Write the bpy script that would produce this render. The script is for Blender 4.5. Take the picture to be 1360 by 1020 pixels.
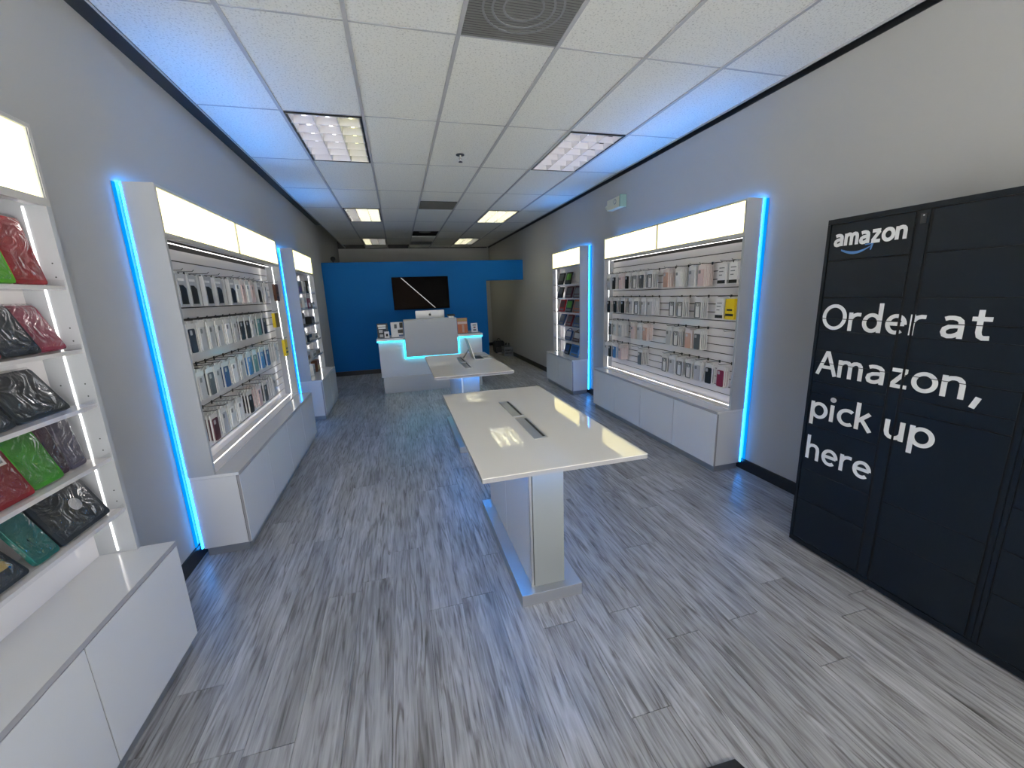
import bpy, bmesh, math, random
from mathutils import Matrix, Vector
random.seed(7)
for o in list(bpy.data.objects): bpy.data.objects.remove(o)
scene = bpy.context.scene
COL = scene.collection

# ------------------------------------------------------------------ camera, world, exposure
CAM_H = 1.657
F_PX, PITCH, YAW, ROLL = 538.92, 0.2190, 0.2622, 0.0370
cd = bpy.data.cameras.new('camera'); cam = bpy.data.objects.new('camera', cd); COL.objects.link(cam)
cd.sensor_fit = 'HORIZONTAL'; cd.sensor_width = 36.0; cd.lens = F_PX / 1360 * 36.0
cd.clip_start = 0.02; cd.clip_end = 200
_f = Vector((math.sin(YAW)*math.cos(PITCH), math.cos(YAW)*math.cos(PITCH), -math.sin(PITCH)))
_r = Vector((math.cos(YAW), -math.sin(YAW), 0)); _d = _f.cross(_r)
_r2 = _r*math.cos(ROLL) + _d*math.sin(ROLL); _d2 = -_r*math.sin(ROLL) + _d*math.cos(ROLL)
M = Matrix((( _r2.x, -_d2.x, -_f.x, 0), (_r2.y, -_d2.y, -_f.y, 0), (_r2.z, -_d2.z, -_f.z, CAM_H), (0, 0, 0, 1)))
cam.matrix_world = M
scene.camera = cam
vs = scene.view_settings
vs.view_transform = 'Standard'; vs.look = 'None'; vs.gamma = 1.0; vs.use_curve_mapping = False
vs.exposure = 0.35
W = bpy.data.worlds.new('overcast_sky'); scene.world = W; W.use_nodes = True
bg = W.node_tree.nodes['Background']; bg.inputs[0].default_value = (1.0, 0.985, 0.96, 1); bg.inputs[1].default_value = 3.6
FRONT_Y = -1.9
pl = bpy.data.lights.new('storefront_portal', 'AREA'); pl.shape = 'RECTANGLE'; pl.size = 4.0; pl.size_y = 2.6
pl.cycles.is_portal = True
po = bpy.data.objects.new('storefront_portal', pl); COL.objects.link(po)
po.location = (0.75, FRONT_Y - 0.12, 1.42); po.rotation_euler = (math.pi/2, 0, 0)
sl = bpy.data.lights.new('sun', 'SUN'); sl.energy = 130.0; sl.angle = 0.01; sl.color = (1.0, 0.97, 0.92)
so = bpy.data.objects.new('sun', sl); COL.objects.link(so); so.rotation_euler = (math.radians(-32), math.radians(8), 0); so.location = (0, 4, 12)   # stands behind the shop: lights the pavement, not the room
BLUE = (0.010, 0.30, 1.0)
def lamp(name, loc, sx, sy, power, color, rot=(0, 0, 0), spread=math.pi):
    l = bpy.data.lights.new(name, 'AREA'); l.shape = 'RECTANGLE'; l.size = sx; l.size_y = sy
    l.energy = power; l.color = color; l.spread = spread
    o = bpy.data.objects.new(name, l); COL.objects.link(o); o.location = loc; o.rotation_euler = rot
    return o

# ------------------------------------------------------------------ materials
def mat(name, col, rough=0.5, metal=0.0, emit=None, estr=0.0, coat=0.0, spec=None, alpha=None):
    m = bpy.data.materials.new(name); m.use_nodes = True
    b = m.node_tree.nodes['Principled BSDF']
    b.inputs['Base Color'].default_value = (*col, 1); b.inputs['Roughness'].default_value = rough
    b.inputs['Metallic'].default_value = metal
    if coat: b.inputs['Coat Weight'].default_value = coat; b.inputs['Coat Roughness'].default_value = 0.04
    if spec is not None: b.inputs['Specular IOR Level'].default_value = spec
    if emit: b.inputs['Emission Color'].default_value = (*emit, 1); b.inputs['Emission Strength'].default_value = estr
    return m
def nodes(m): return m.node_tree.nodes, m.node_tree.links, m.node_tree.nodes['Principled BSDF']
def noise_bump(m, scale, strength, dist=0.002, stretch=(1, 1, 1)):
    n, l, b = nodes(m)
    tc = n.new('ShaderNodeTexCoord'); mp = n.new('ShaderNodeMapping'); mp.inputs['Scale'].default_value = stretch
    nz = n.new('ShaderNodeTexNoise'); nz.inputs['Scale'].default_value = scale; nz.inputs['Detail'].default_value = 4
    bp = n.new('ShaderNodeBump'); bp.inputs['Strength'].default_value = strength; bp.inputs['Distance'].default_value = dist
    l.new(tc.outputs['Object'], mp.inputs[0]); l.new(mp.outputs[0], nz.inputs['Vector'])
    l.new(nz.outputs[0], bp.inputs['Height']); l.new(bp.outputs[0], b.inputs['Normal'])
    return nz
def noise_color(m, c0, c1, scale, stretch=(1, 1, 1), p0=0.35, p1=0.65, detail=4, rand=False):
    n, l, b = nodes(m)
    tc = n.new('ShaderNodeTexCoord'); mp = n.new('ShaderNodeMapping'); mp.inputs['Scale'].default_value = stretch
    l.new(tc.outputs['Object'], mp.inputs[0])
    nz = n.new('ShaderNodeTexNoise'); nz.inputs['Scale'].default_value = scale; nz.inputs['Detail'].default_value = detail
    l.new(mp.outputs[0], nz.inputs['Vector'])
    cr = n.new('ShaderNodeValToRGB'); cr.color_ramp.elements[0].position = p0; cr.color_ramp.elements[1].position = p1
    cr.color_ramp.elements[0].color = (*c0, 1); cr.color_ramp.elements[1].color = (*c1, 1)
    l.new(nz.outputs[0], cr.inputs[0]); l.new(cr.outputs[0], b.inputs['Base Color'])
    return cr

MT = {}
MT['wall'] = mat('wall_paint', (0.42, 0.42, 0.415), 0.6); noise_bump(MT['wall'], 220, 0.12)
MT['wall_in'] = mat('wall_paint_plain', (0.42, 0.42, 0.415), 0.6)
MT['blue_wall'] = mat('blue_paint', (0.001, 0.115, 0.36), 0.6, spec=0.15); noise_bump(MT['blue_wall'], 220, 0.1)
MT['black_shade_trim'] = mat('black_shade_trim', (0.006, 0.007, 0.010), 0.5)  # black for wall trim and for painted shade of the open plenum
MT['base'] = mat('baseboard_black', (0.008, 0.008, 0.009), 0.4)
MT['tile'] = mat('ceiling_tile', (0.70, 0.70, 0.66), 0.9)
noise_color(MT['tile'], (0.64, 0.64, 0.61), (0.90, 0.90, 0.86), 85, p0=0.30, p1=0.46, detail=3); noise_bump(MT['tile'], 110, 0.5, 0.003)
MT['tee'] = mat('tee_white', (0.50, 0.50, 0.52), 0.5)
MT['white'] = mat('white_gloss_laminate', (0.73, 0.74, 0.76), 0.12, coat=0.3)
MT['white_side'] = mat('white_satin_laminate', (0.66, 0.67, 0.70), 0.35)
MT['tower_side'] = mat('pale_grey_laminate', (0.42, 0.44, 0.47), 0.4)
MT['slat'] = mat('slat_white', (0.88, 0.85, 0.85), 0.12, coat=0.3)
MT['groove'] = mat('groove_grey', (0.03, 0.028, 0.028), 0.7)
MT['edge'] = mat('edge_grey', (0.30, 0.30, 0.32), 0.4)
MT['edge_light'] = mat('edge_band_grey', (0.40, 0.40, 0.43), 0.35)
MT['end_grey'] = mat('end_panel_grey', (0.27, 0.29, 0.29), 0.35)
MT['frame_alu'] = mat('frame_aluminium', (0.50, 0.49, 0.48), 0.4)
MT['alu'] = mat('brushed_aluminium', (0.55, 0.56, 0.58), 0.32, metal=0.9); noise_bump(MT['alu'], 60, 0.15, 0.001, (1, 40, 1))
MT['toe'] = mat('toe_kick_metal', (0.34, 0.36, 0.39), 0.35, metal=0.6)
MT['table_top'] = mat('table_top_gloss', (0.84, 0.82, 0.79), 0.035, spec=0.38)
MT['lit'] = mat('lit_diffuser', (0.9, 0.9, 0.85), 0.3, emit=(1.0, 0.87, 0.35), estr=2.2)
MT['led_white'] = mat('led_white', (0.9, 0.9, 0.9), 0.3, emit=(1.0, 0.95, 0.90), estr=2.6)
MT['led_shelf'] = mat('led_shelf_white', (0.9, 0.9, 0.9), 0.3, emit=(1.0, 0.95, 0.92), estr=9.0)
MT['led_blue'] = mat('led_blue', (0.1, 0.3, 0.6), 0.3, emit=BLUE, estr=15.0)
MT['led_table'] = mat('led_blue_strong', (0.1, 0.3, 0.6), 0.3, emit=BLUE, estr=34.0)
MT['wall_glow'] = mat('blue_wall_glow', (0.0, 0.015, 0.05), 0.6, spec=0.05, emit=(0.0, 0.27, 0.95), estr=0.85)  # painted glow: the blue LED wash on the wall as an emissive colour
MT['led_cyan'] = mat('led_cyan', (0.1, 0.5, 0.6), 0.3, emit=(0.01, 0.60, 0.85), estr=4.5)
MT['black'] = mat('black_plastic', (0.008, 0.008, 0.009), 0.35)
MT['black_gloss'] = mat('black_gloss', (0.004, 0.004, 0.005), 0.08)
MT['dark'] = mat('dark_grey_plastic', (0.03, 0.03, 0.033), 0.4)
MT['grey'] = mat('mid_grey', (0.20, 0.21, 0.22), 0.4)
MT['silver'] = mat('silver_aluminium', (0.50, 0.51, 0.52), 0.42, metal=0.5)
MT['paper'] = mat('white_card', (0.82, 0.81, 0.80), 0.35)
MT['yellow'] = mat('yellow_card', (0.72, 0.52, 0.01), 0.35)
MT['olive'] = mat('olive_gold_card', (0.20, 0.14, 0.02), 0.4)
MT['gold'] = mat('tan_gold_card', (0.42, 0.30, 0.10), 0.4)
for k, c in dict(red=(0.27, 0.006, 0.012), crimson=(0.22, 0.012, 0.045), bright_red=(0.42, 0.01, 0.01), dark_red=(0.17, 0.004, 0.012), green=(0.03, 0.22, 0.012), lime=(0.09, 0.36, 0.01),
                 slate=(0.012, 0.018, 0.026), plum=(0.045, 0.015, 0.03), violet_grey=(0.075, 0.065, 0.095), teal=(0.0, 0.10, 0.085), navy=(0.008, 0.015, 0.04), sky=(0.05, 0.20, 0.50),
                 blue=(0.02, 0.07, 0.22), peach=(0.52, 0.33, 0.26), pink=(0.68, 0.52, 0.51), maroon=(0.07, 0.008, 0.02), aqua=(0.10, 0.24, 0.24), clear=(0.52, 0.52, 0.54), brown=(0.10, 0.035, 0.015),
                 purple=(0.10, 0.05, 0.22), orange=(0.50, 0.13, 0.04), smoke=(0.10, 0.11, 0.12)).items():
    MT[k] = mat(k + '_plastic', c, 0.32)
MT['packclear'] = mat('clear_pack_card', (0.78, 0.77, 0.76), 0.18)
MT['packpink'] = mat('pinkish_pack_card', (0.78, 0.70, 0.68), 0.18)
MT['packgrey'] = mat('grey_pack_card', (0.44, 0.45, 0.47), 0.3)
MT['lock'] = mat('locker_steel', (0.004, 0.0075, 0.013), 0.34, spec=0.34); noise_bump(MT['lock'], 700, 0.25, 0.001)
MT['lock_dark'] = mat('locker_recess', (0.003, 0.003, 0.004), 0.6)
MT['letter'] = mat('letter_white', (0.78, 0.78, 0.79), 0.4)
MT['smile'] = mat('smile_blue', (0.09, 0.22, 0.50), 0.4)
MT['reflector'] = mat('louver_white', (0.66, 0.65, 0.67), 0.25)
MT['tube_w'] = mat('tube_white', (0.9, 0.9, 0.9), 0.3, emit=(1, 0.95, 1.0), estr=2.0)
MT['tube_y'] = mat('tube_yellow', (0.9, 0.9, 0.7), 0.3, emit=(1, 0.95, 0.60), estr=14)
MT['tube_g'] = mat('tube_greenish', (0.9, 0.9, 0.7), 0.3, emit=(1, 0.98, 0.45), estr=2.4)
MT['tube_off'] = mat('tube_dim', (0.7, 0.7, 0.7), 0.3, emit=(1, 0.95, 0.9), estr=0.9)
MT['vent'] = mat('vent_grey', (0.17, 0.17, 0.165), 0.5)
MT['vent_dark'] = mat('vent_dark', (0.05, 0.05, 0.05), 0.6)
MT['screen'] = mat('tv_screen', (0.002, 0.0015, 0.0015), 0.2, spec=0.012)
MT['screen_reflection'] = mat('tv_reflection_warm', (0.010, 0.005, 0.003), 0.2, spec=0.012)  # brownish side of the screen's reflection, put into the colour
MT['stripe'] = mat('tv_reflection_stripe', (0.4, 0.4, 0.4), 0.3, emit=(0.9, 0.9, 0.92), estr=0.28)  # bright line of the screen's reflection, painted with weak emission
MT['exit_w'] = mat('sign_cream', (0.62, 0.60, 0.46), 0.4)
MT['exit_g'] = mat('sign_green_edge', (0.25, 0.36, 0.28), 0.3)
MT['concrete'] = mat('pavement', (0.45, 0.44, 0.43), 0.8)
MT['deck'] = mat('deck_dark', (0.05, 0.05, 0.05), 0.9)

# glass: thin pane that lets light through
def thin_clear(name, gloss, tint, rough, bump=None, edge=1.0):
    m = bpy.data.materials.new(name); m.use_nodes = True
    n, l = m.node_tree.nodes, m.node_tree.links
    n.remove(n['Principled BSDF']); out = n['Material Output']
    tr = n.new('ShaderNodeBsdfTransparent'); tr.inputs[0].default_value = (*tint, 1)
    gl = n.new('ShaderNodeBsdfGlossy'); gl.inputs['Roughness'].default_value = rough
    mx = n.new('ShaderNodeMixShader'); fr = n.new('ShaderNodeLayerWeight'); fr.inputs[0].default_value = 0.5
    pw = n.new('ShaderNodeMath'); pw.operation = 'POWER'; pw.inputs[1].default_value = 4.0
    ma = n.new('ShaderNodeMath'); ma.operation = 'ADD'; ma.inputs[1].default_value = gloss + 0.04; ma.use_clamp = True
    l.new(fr.outputs['Facing'], pw.inputs[0]); ms = n.new('ShaderNodeMath'); ms.operation = 'MULTIPLY'; ms.inputs[1].default_value = edge; l.new(pw.outputs[0], ms.inputs[0]); l.new(ms.outputs[0], ma.inputs[0]); l.new(ma.outputs[0], mx.inputs[0]); l.new(tr.outputs[0], mx.inputs[1]); l.new(gl.outputs[0], mx.inputs[2])
    l.new(mx.outputs[0], out.inputs[0])
    if bump:
        tc = n.new('ShaderNodeTexCoord'); nz = n.new('ShaderNodeTexNoise'); nz.inputs['Scale'].default_value = bump[0]; nz.inputs['Detail'].default_value = 1.5
        nz.inputs['Distortion'].default_value = 2.5
        bp = n.new('ShaderNodeBump'); bp.inputs['Strength'].default_value = bump[1]; bp.inputs['Distance'].default_value = 0.035
        l.new(tc.outputs['Object'], nz.inputs['Vector']); l.new(nz.outputs[0], bp.inputs['Height']); l.new(bp.outputs[0], gl.inputs['Normal']); l.new(bp.outputs[0], fr.inputs['Normal'])
    return m
MT['glass'] = thin_clear('window_glass', 0.0, (0.97, 0.98, 0.98), 0.0)
MT['acrylic'] = thin_clear('clear_acrylic', -0.02, (0.97, 0.97, 0.97), 0.05, edge=0.25)
MT['bag'] = thin_clear('crinkled_plastic', 0.03, (0.97, 0.96, 0.96), 0.05, (11, 0.8))

# grey oak plank: grain runs along y, every plank takes its own tone and grain offset
def plank_material():
    m = mat('grey_oak_plank', (0.3, 0.3, 0.3), 0.34); n, l, b = nodes(m)
    tc = n.new('ShaderNodeTexCoord'); oi = n.new('ShaderNodeObjectInfo')
    sc = n.new('ShaderNodeVectorMath'); sc.operation = 'SCALE'; sc.inputs['Scale'].default_value = 37.0
    cmb = n.new('ShaderNodeCombineXYZ'); l.new(oi.outputs['Random'], cmb.inputs[0]); l.new(oi.outputs['Random'], cmb.inputs[1]); l.new(oi.outputs['Random'], cmb.inputs[2])
    l.new(cmb.outputs[0], sc.inputs[0])
    ad = n.new('ShaderNodeVectorMath'); l.new(tc.outputs['Object'], ad.inputs[0]); l.new(sc.outputs[0], ad.inputs[1])
    def layer(scale, stretch, detail, dist):
        mp = n.new('ShaderNodeMapping'); mp.inputs['Scale'].default_value = stretch; l.new(ad.outputs[0], mp.inputs[0])
        z = n.new('ShaderNodeTexNoise'); z.inputs['Scale'].default_value = scale; z.inputs['Detail'].default_value = detail; z.inputs['Distortion'].default_value = dist
        l.new(mp.outputs[0], z.inputs['Vector']); return z
    grain = layer(12, (5.0, 0.34, 1), 8, 0.8); broad = layer(2.6, (2.6, 0.38, 1), 3, 0.9); streak = layer(5.5, (4.2, 0.34, 1), 7, 2.2)
    cr = n.new('ShaderNodeValToRGB'); e = cr.color_ramp.elements
    e[0].position = 0.30; e[0].color = (0.175, 0.170, 0.166, 1); e[1].position = 0.68; e[1].color = (0.47, 0.47, 0.475, 1)
    k = e.new(0.48); k.color = (0.345, 0.343, 0.344, 1)
    l.new(grain.outputs[0], cr.inputs[0])
    cb = n.new('ShaderNodeValToRGB'); cb.color_ramp.elements[0].position = 0.34; cb.color_ramp.elements[0].color = (0.76, 0.75, 0.74, 1)
    cb.color_ramp.elements[1].position = 0.62; cb.color_ramp.elements[1].color = (1.10, 1.10, 1.12, 1); l.new(broad.outputs[0], cb.inputs[0])
    mu0 = n.new('ShaderNodeMix'); mu0.data_type = 'RGBA'; mu0.blend_type = 'MULTIPLY'; mu0.inputs[0].default_value = 1.0
    l.new(cr.outputs[0], mu0.inputs[6]); l.new(cb.outputs[0], mu0.inputs[7])
    cs = n.new('ShaderNodeValToRGB'); cs.color_ramp.elements[0].position = 0.30; cs.color_ramp.elements[0].color = (0.50, 0.47, 0.44, 1)
    cs.color_ramp.elements[1].position = 0.43; cs.color_ramp.elements[1].color = (1, 1, 1, 1); l.new(streak.outputs[0], cs.inputs[0])
    mu = n.new('ShaderNodeMix'); mu.data_type = 'RGBA'; mu.blend_type = 'MULTIPLY'; mu.inputs[0].default_value = 1.0
    l.new(mu0.outputs[2], mu.inputs[6]); l.new(cs.outputs[0], mu.inputs[7])
    mr = n.new('ShaderNodeMapRange'); mr.inputs[3].default_value = 0.84; mr.inputs[4].default_value = 1.08; l.new(oi.outputs['Random'], mr.inputs[0])
    hs = n.new('ShaderNodeHueSaturation'); l.new(mu.outputs[2], hs.inputs['Color']); l.new(mr.outputs[0], hs.inputs['Value'])
    l.new(hs.outputs[0], b.inputs['Base Color'])
    bp = n.new('ShaderNodeBump'); bp.inputs['Strength'].default_value = 0.12; bp.inputs['Distance'].default_value = 0.002
    l.new(grain.outputs[0], bp.inputs['Height']); l.new(bp.outputs[0], b.inputs['Normal'])
    return m
MT['plank'] = plank_material()

# ------------------------------------------------------------------ mesh helpers
class MB:
    def __init__(s): s.v, s.f = [], []
    def box(s, x0, x1, y0, y1, z0, z1):
        i = len(s.v)
        s.v += [(x0, y0, z0), (x1, y0, z0), (x1, y1, z0), (x0, y1, z0), (x0, y0, z1), (x1, y0, z1), (x1, y1, z1), (x0, y1, z1)]
        s.f += [tuple(i + k for k in q) for q in ((0, 3, 2, 1), (4, 5, 6, 7), (0, 1, 5, 4), (1, 2, 6, 5), (2, 3, 7, 6), (3, 0, 4, 7))]
        return s
    def prism(s, pts, a, b, plane='yz'):
        # closed outline pts (p,q), extruded along the third axis from a to b
        i, n = len(s.v), len(pts)
        def P(p, q, t): return {'yz': (t, p, q), 'xz': (p, t, q), 'xy': (p, q, t)}[plane]
        s.v += [P(p, q, a) for p, q in pts] + [P(p, q, b) for p, q in pts]
        s.f += [tuple(range(i + n - 1, i - 1, -1)), tuple(range(i + n, i + 2*n))]
        s.f += [(i + k, i + (k+1) % n, i + n + (k+1) % n, i + n + k) for k in range(n)]
        return s
    def tube(s, p0, p1, r, n=8, r1=None):
        p0, p1 = Vector(p0), Vector(p1); d = (p1 - p0).normalized(); r1 = r if r1 is None else r1
        a = d.orthogonal().normalized(); b = d.cross(a); i = len(s.v)
        for p, rr in ((p0, r), (p1, r1)):
            for k in range(n):
                t = 2*math.pi*k/n; s.v.append(tuple(p + (a*math.cos(t) + b*math.sin(t))*rr))
        s.f += [tuple(range(i + n - 1, i - 1, -1)), tuple(range(i + n, i + 2*n))]
        s.f += [(i + k, i + (k+1) % n, i + n + (k+1) % n, i + n + k) for k in range(n)]
        return s
    def mesh(s, name, m):
        me = bpy.data.meshes.new(name); me.from_pydata(s.v, [], s.f); me.update()
        bm = bmesh.new(); bm.from_mesh(me); bmesh.ops.recalc_face_normals(bm, faces=bm.faces); bm.to_mesh(me); bm.free()
        me.materials.append(MT[m] if isinstance(m, str) else m)
        return me
    def build(s, name, m, parent=None, bevel=0.0, smooth=False):
        if parent is not None and 'org' in parent.keys():
            ox, oy, oz = parent['org']; s.v = [(x-ox, y-oy, z-oz) for x, y, z in s.v]
        o = bpy.data.objects.new(name, s.mesh(name, m)); COL.objects.link(o)
        if parent is not None:
            o.parent = parent
            if 'org' in parent.keys(): o['org'] = tuple(parent['org'])
        if smooth:
            for p in o.data.polygons: p.use_smooth = True
        if bevel:
            b = o.modifiers.new('bevel', 'BEVEL'); b.width = bevel; b.segments = 2; b.limit_method = 'ANGLE'
        return o
def B(*a): return MB().box(*a)
def rrect(w, h, r, cx=0, cz=0, n=4):
    pts = []
    for sx, sz, a0 in ((1, 1, 0), (-1, 1, 90), (-1, -1, 180), (1, -1, 270)):
        for k in range(n + 1):
            a = math.radians(a0 + 90*k/n); pts.append((cx + sx*(w/2 - r) + r*math.cos(a), cz + sz*(h/2 - r) + r*math.sin(a)))
    return pts
def thing(name, label, cat, loc=(0, 0, 0), group=None, rot=None):
    o = bpy.data.objects.new(name, None); COL.objects.link(o); o.location = loc; o.empty_display_size = 0.05
    o['label'] = label; o['category'] = cat
    if group: o['group'] = group
    if rot: o.rotation_euler = rot
    return o
def wthing(name, label, cat, loc, group=None):
    o = thing(name, label, cat, loc, group); o['org'] = loc; return o     # its parts are given in room coordinates
def tag(o, label, cat, group=None):
    o['label'] = label; o['category'] = cat
    if group: o['group'] = group
    return o
def struct(name, mb, m, parent=None, bevel=0):
    o = mb.build(name, m, parent, bevel); o['kind'] = 'structure'; return o
def copy_tree(o, parent=None):
    c = o.copy(); COL.objects.link(c); c.parent = parent
    if parent is not None: c.matrix_parent_inverse = o.matrix_parent_inverse
    for ch in o.children: copy_tree(ch, c)
    return c

# ------------------------------------------------------------------ room
XL, XR, ZC, BACK = -1.43, 2.933, 3.118, 13.2
PART_Y = 9.55
GX0, GY0, TW, TL = -0.7418, 2.6988, 0.61, 1.22
TOP = 3.42
struct('wall_left', B(XL-0.15, XL, FRONT_Y, 9.30, 0, TOP), 'wall')
struct('wall_left_recess', B(XL-0.26, XL-0.09, 9.30, BACK, 0, TOP), 'wall')
struct('wall_right', B(XR, XR+0.15, FRONT_Y, BACK, 0, TOP), 'wall')
struct('wall_back', B(XL-0.26, XR+0.15, BACK, BACK+0.15, 0, TOP), 'wall')
pt = MB(); pt.box(XL-0.09, 2.03, PART_Y, PART_Y+0.12, 0, 2.43); pt.box(2.03, XR, PART_Y, PART_Y+0.12, 1.975, 2.43)
struct('wall_partition', pt, 'blue_wall')
struct('baseboard_left', B(XL, XL+0.012, FRONT_Y, 9.30, 0, 0.10), 'base')
struct('baseboard_right', B(XR-0.012, XR, FRONT_Y, BACK, 0, 0.10), 'base')
struct('baseboard_partition', B(XL-0.085, 2.03, PART_Y-0.012, PART_Y, 0, 0.10), 'base')
struct('baseboard_back', B(XL-0.08, XR-0.014, BACK-0.012, BACK, 0, 0.10), 'base')
struct('plenum_shade_trim_1', B(XL, XL+0.112, FRONT_Y, 9.30, 3.128, 3.16), 'black_shade_trim')  # black slab stands in for the shade of the open ceiling gap
struct('plenum_shade_trim_2', MB().box(XR-0.05, XR, FRONT_Y, BACK, 3.132, 3.16).box(XR-0.008, XR, FRONT_Y, BACK, 3.092, 3.132), 'black_shade_trim')  # upper slab paints the gap's shade black; lower strip is wall trim
struct('plenum_shade_trim_3', B(XL-0.09, XR-0.05, BACK-0.012, BACK, 3.10, TOP), 'black_shade_trim')  # black sheet added so the plenum looks unlit through the missing tiles
# floor planks
fl = struct('floor', B(XL-0.26, XR+0.15, FRONT_Y-0.1, BACK+0.15, -0.06, -0.010), 'dark')
PW, PLN = 0.1825, 1.42
pm = B(-PW/2+0.0008, PW/2-0.0008, -PLN/2+0.0012, PLN/2-0.0012, -0.010, 0).mesh('plank', 'plank')
x = XL - 0.02
rnd = random.Random(3)
while x < XR + 0.02:
    y = FRONT_Y - 0.05 - rnd.random()*PLN
    while y < BACK:
        p = bpy.data.objects.new('plank', pm); COL.objects.link(p); p.parent = fl; p.location = (x + PW/2, y + PLN/2, 0)
        if y + PLN > FRONT_Y: pass
        y += PLN
    x += PW
# storefront (behind the camera): piers, lintel, mullions and glass
struct('wall_front', MB().box(XL-0.15, -1.15, FRONT_Y-0.15, FRONT_Y, 0, TOP).box(2.65, XR+0.15, FRONT_Y-0.15, FRONT_Y, 0, TOP)
       .box(-1.15, 2.65, FRONT_Y-0.15, FRONT_Y, 2.72, TOP).box(-1.15, 2.65, FRONT_Y-0.15, FRONT_Y, -0.01, 0.12), 'wall_in')
xs = [-1.15, 0.117, 1.383, 2.65]
for i in range(3):
    wf = struct('window_%d' % (i+1), MB().box(xs[i], xs[i]+0.04, FRONT_Y-0.11, FRONT_Y-0.05, 0.12, 2.72).box(xs[i+1]-0.04, xs[i+1], FRONT_Y-0.11, FRONT_Y-0.05, 0.12, 2.72)
                .box(xs[i]+0.04, xs[i+1]-0.04, FRONT_Y-0.11, FRONT_Y-0.05, 2.68, 2.72).box(xs[i]+0.04, xs[i+1]-0.04, FRONT_Y-0.11, FRONT_Y-0.05, 0.12, 0.17), 'dark')
    B(xs[i]+0.04, xs[i+1]-0.04, FRONT_Y-0.083, FRONT_Y-0.077, 0.17, 2.68).build('pane', 'glass', wf)
struct('ground', B(-14, 16, -22, FRONT_Y-0.15, -0.2, -0.03), 'concrete')
# ceiling: tiles in a tee grid under the dark deck
CE = struct('ceiling', B(XL-0.26, XR+0.15, FRONT_Y-0.15, BACK+0.15, TOP, TOP+0.1), 'deck')
EX0, EX1 = GX0 - TW + 0.028, GX0 + 6*TW - 0.034
xl = [GX0 + i*TW for i in range(6)]
colx = [EX0] + xl + [EX1]
rows = [GY0 + j*TL for j in range(-4, 9)]
rowy = [FRONT_Y] + [r for r in rows if r > FRONT_Y+0.05] + [BACK]
for gx in xl: B(gx-0.012, gx+0.012, FRONT_Y, BACK, ZC, ZC+0.02).build('ceiling_tee', 'tee', CE)
for gx in (EX0, EX1): B(gx-0.003, gx+0.003, FRONT_Y, BACK, ZC-0.001, ZC+0.03).build('edge_angle', 'tee', CE)
for gy in rowy[1:-1]: B(EX0, EX1, gy-0.006, gy+0.006, ZC+0.0085, ZC+0.018).build('cross_tee', 'tee', CE)
cells = {}
for i in range(7):
    for j in range(len(rowy)-1):
        cells[(i, j)] = (colx[i], colx[i+1], rowy[j], rowy[j+1])
def cellrow(y): return max(j for j in range(len(rowy)-1) if rowy[j] <= y + 0.01)
special = {}
fix_rows = [cellrow(GY0 + k*TL) for k in (-2, 1, 4, 7)]
for j in fix_rows: special[(1, j)] = 'light'; special[(5, j)] = 'light'
sp_vents = []
def tilebox(x0, x1, y0, y1): B(x0+0.008, x1-0.008, y0+0.008, y1-0.008, ZC+0.010, ZC+0.028).build('ceiling_tile', 'tile', CE)
VJ = cellrow(GY0 + 3*TL); SJ = cellrow(GY0 - TL); DJ = cellrow(GY0 + 6*TL); EJ = cellrow(GY0 + 7*TL); LJ = len(rowy) - 2
for (i, j), (x0, x1, y0, y1) in cells.items():
    if (i, j) in special: continue
    if (i, j) == (3, VJ): tilebox(x0, x1, y0, y0+TW); sp_vents.append(('vent', x0, x1, y0+TW, y1)); continue
    if (i, j) == (3, SJ): tilebox(x0, x1, y0, y0+TW); sp_vents.append(('speaker', x0, x1, y0+TW, y1)); continue
    if (i, j) == (3, DJ): sp_vents.append(('open', x0, x1, y0, y0+0.86)); tilebox(x0, x1, y0+0.86, y1); continue
    if (i, j) == (3, EJ): tilebox(x0, x1, y0, y0+TW); sp_vents.append(('vent2', x0, x1, y0+TW, y1)); continue
    if (i, j) in ((2, LJ), (0, LJ)): continue          # missing tiles at the far wall
    tilebox(x0, x1, y0, y1)

# ------------------------------------------------------------------ ceiling lights
def troffer(x0, x1, y0, y1, cols, label):
    w, L = x1-x0, y1-y0
    t = wthing('ceiling_light', label, 'ceiling light', ((x0+x1)/2, (y0+y1)/2, ZC), 'ceiling lights set in the tile grid')
    a, b, c, d = x0+0.012, x1-0.012, y0+0.012, y1-0.012
    MB().box(a, a+0.012, c, d, ZC, ZC+0.10).box(b-0.012, b, c, d, ZC, ZC+0.10).box(a+0.012, b-0.012, c, c+0.012, ZC, ZC+0.10).box(a+0.012, b-0.012, d-0.012, d, ZC, ZC+0.10).build('housing', 'black', t)
    a, b, c, d = a+0.012, b-0.012, c+0.012, d-0.012
    B(a, b, c, d, ZC+0.105, ZC+0.115).build('reflector', 'reflector', t)
    cw, cl = (b-a)/3, (d-c)/6
    for k in range(3):
        MB().tube((a+cw*(k+0.5), c+0.02, ZC+0.085), (a+cw*(k+0.5), d-0.02, ZC+0.085), 0.014, 10).build('lamp_tube', cols[k], t, smooth=False)
    def vblade(pos, lo, hi, axis):
        th, tb = 0.012, 0.003                           # curved wedge blade: thick at the bottom lip
        prof = [(pos-tb, ZC+0.002), (pos+tb, ZC+0.002), (pos+th*0.55, ZC+0.022), (pos+th, ZC+0.058), (pos-th, ZC+0.058), (pos-th*0.55, ZC+0.022)]
        MB().prism(prof, lo, hi, 'xz' if axis == 'y' else 'yz').build('louver_blade', 'reflector', t)
    for k in range(4): vblade(min(max(a+cw*k, a+0.012), b-0.012), c, d, 'y')
    for k in range(7): vblade(min(max(c+cl*k, c+0.012), d-0.012), a, b, 'x')
    return t
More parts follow.
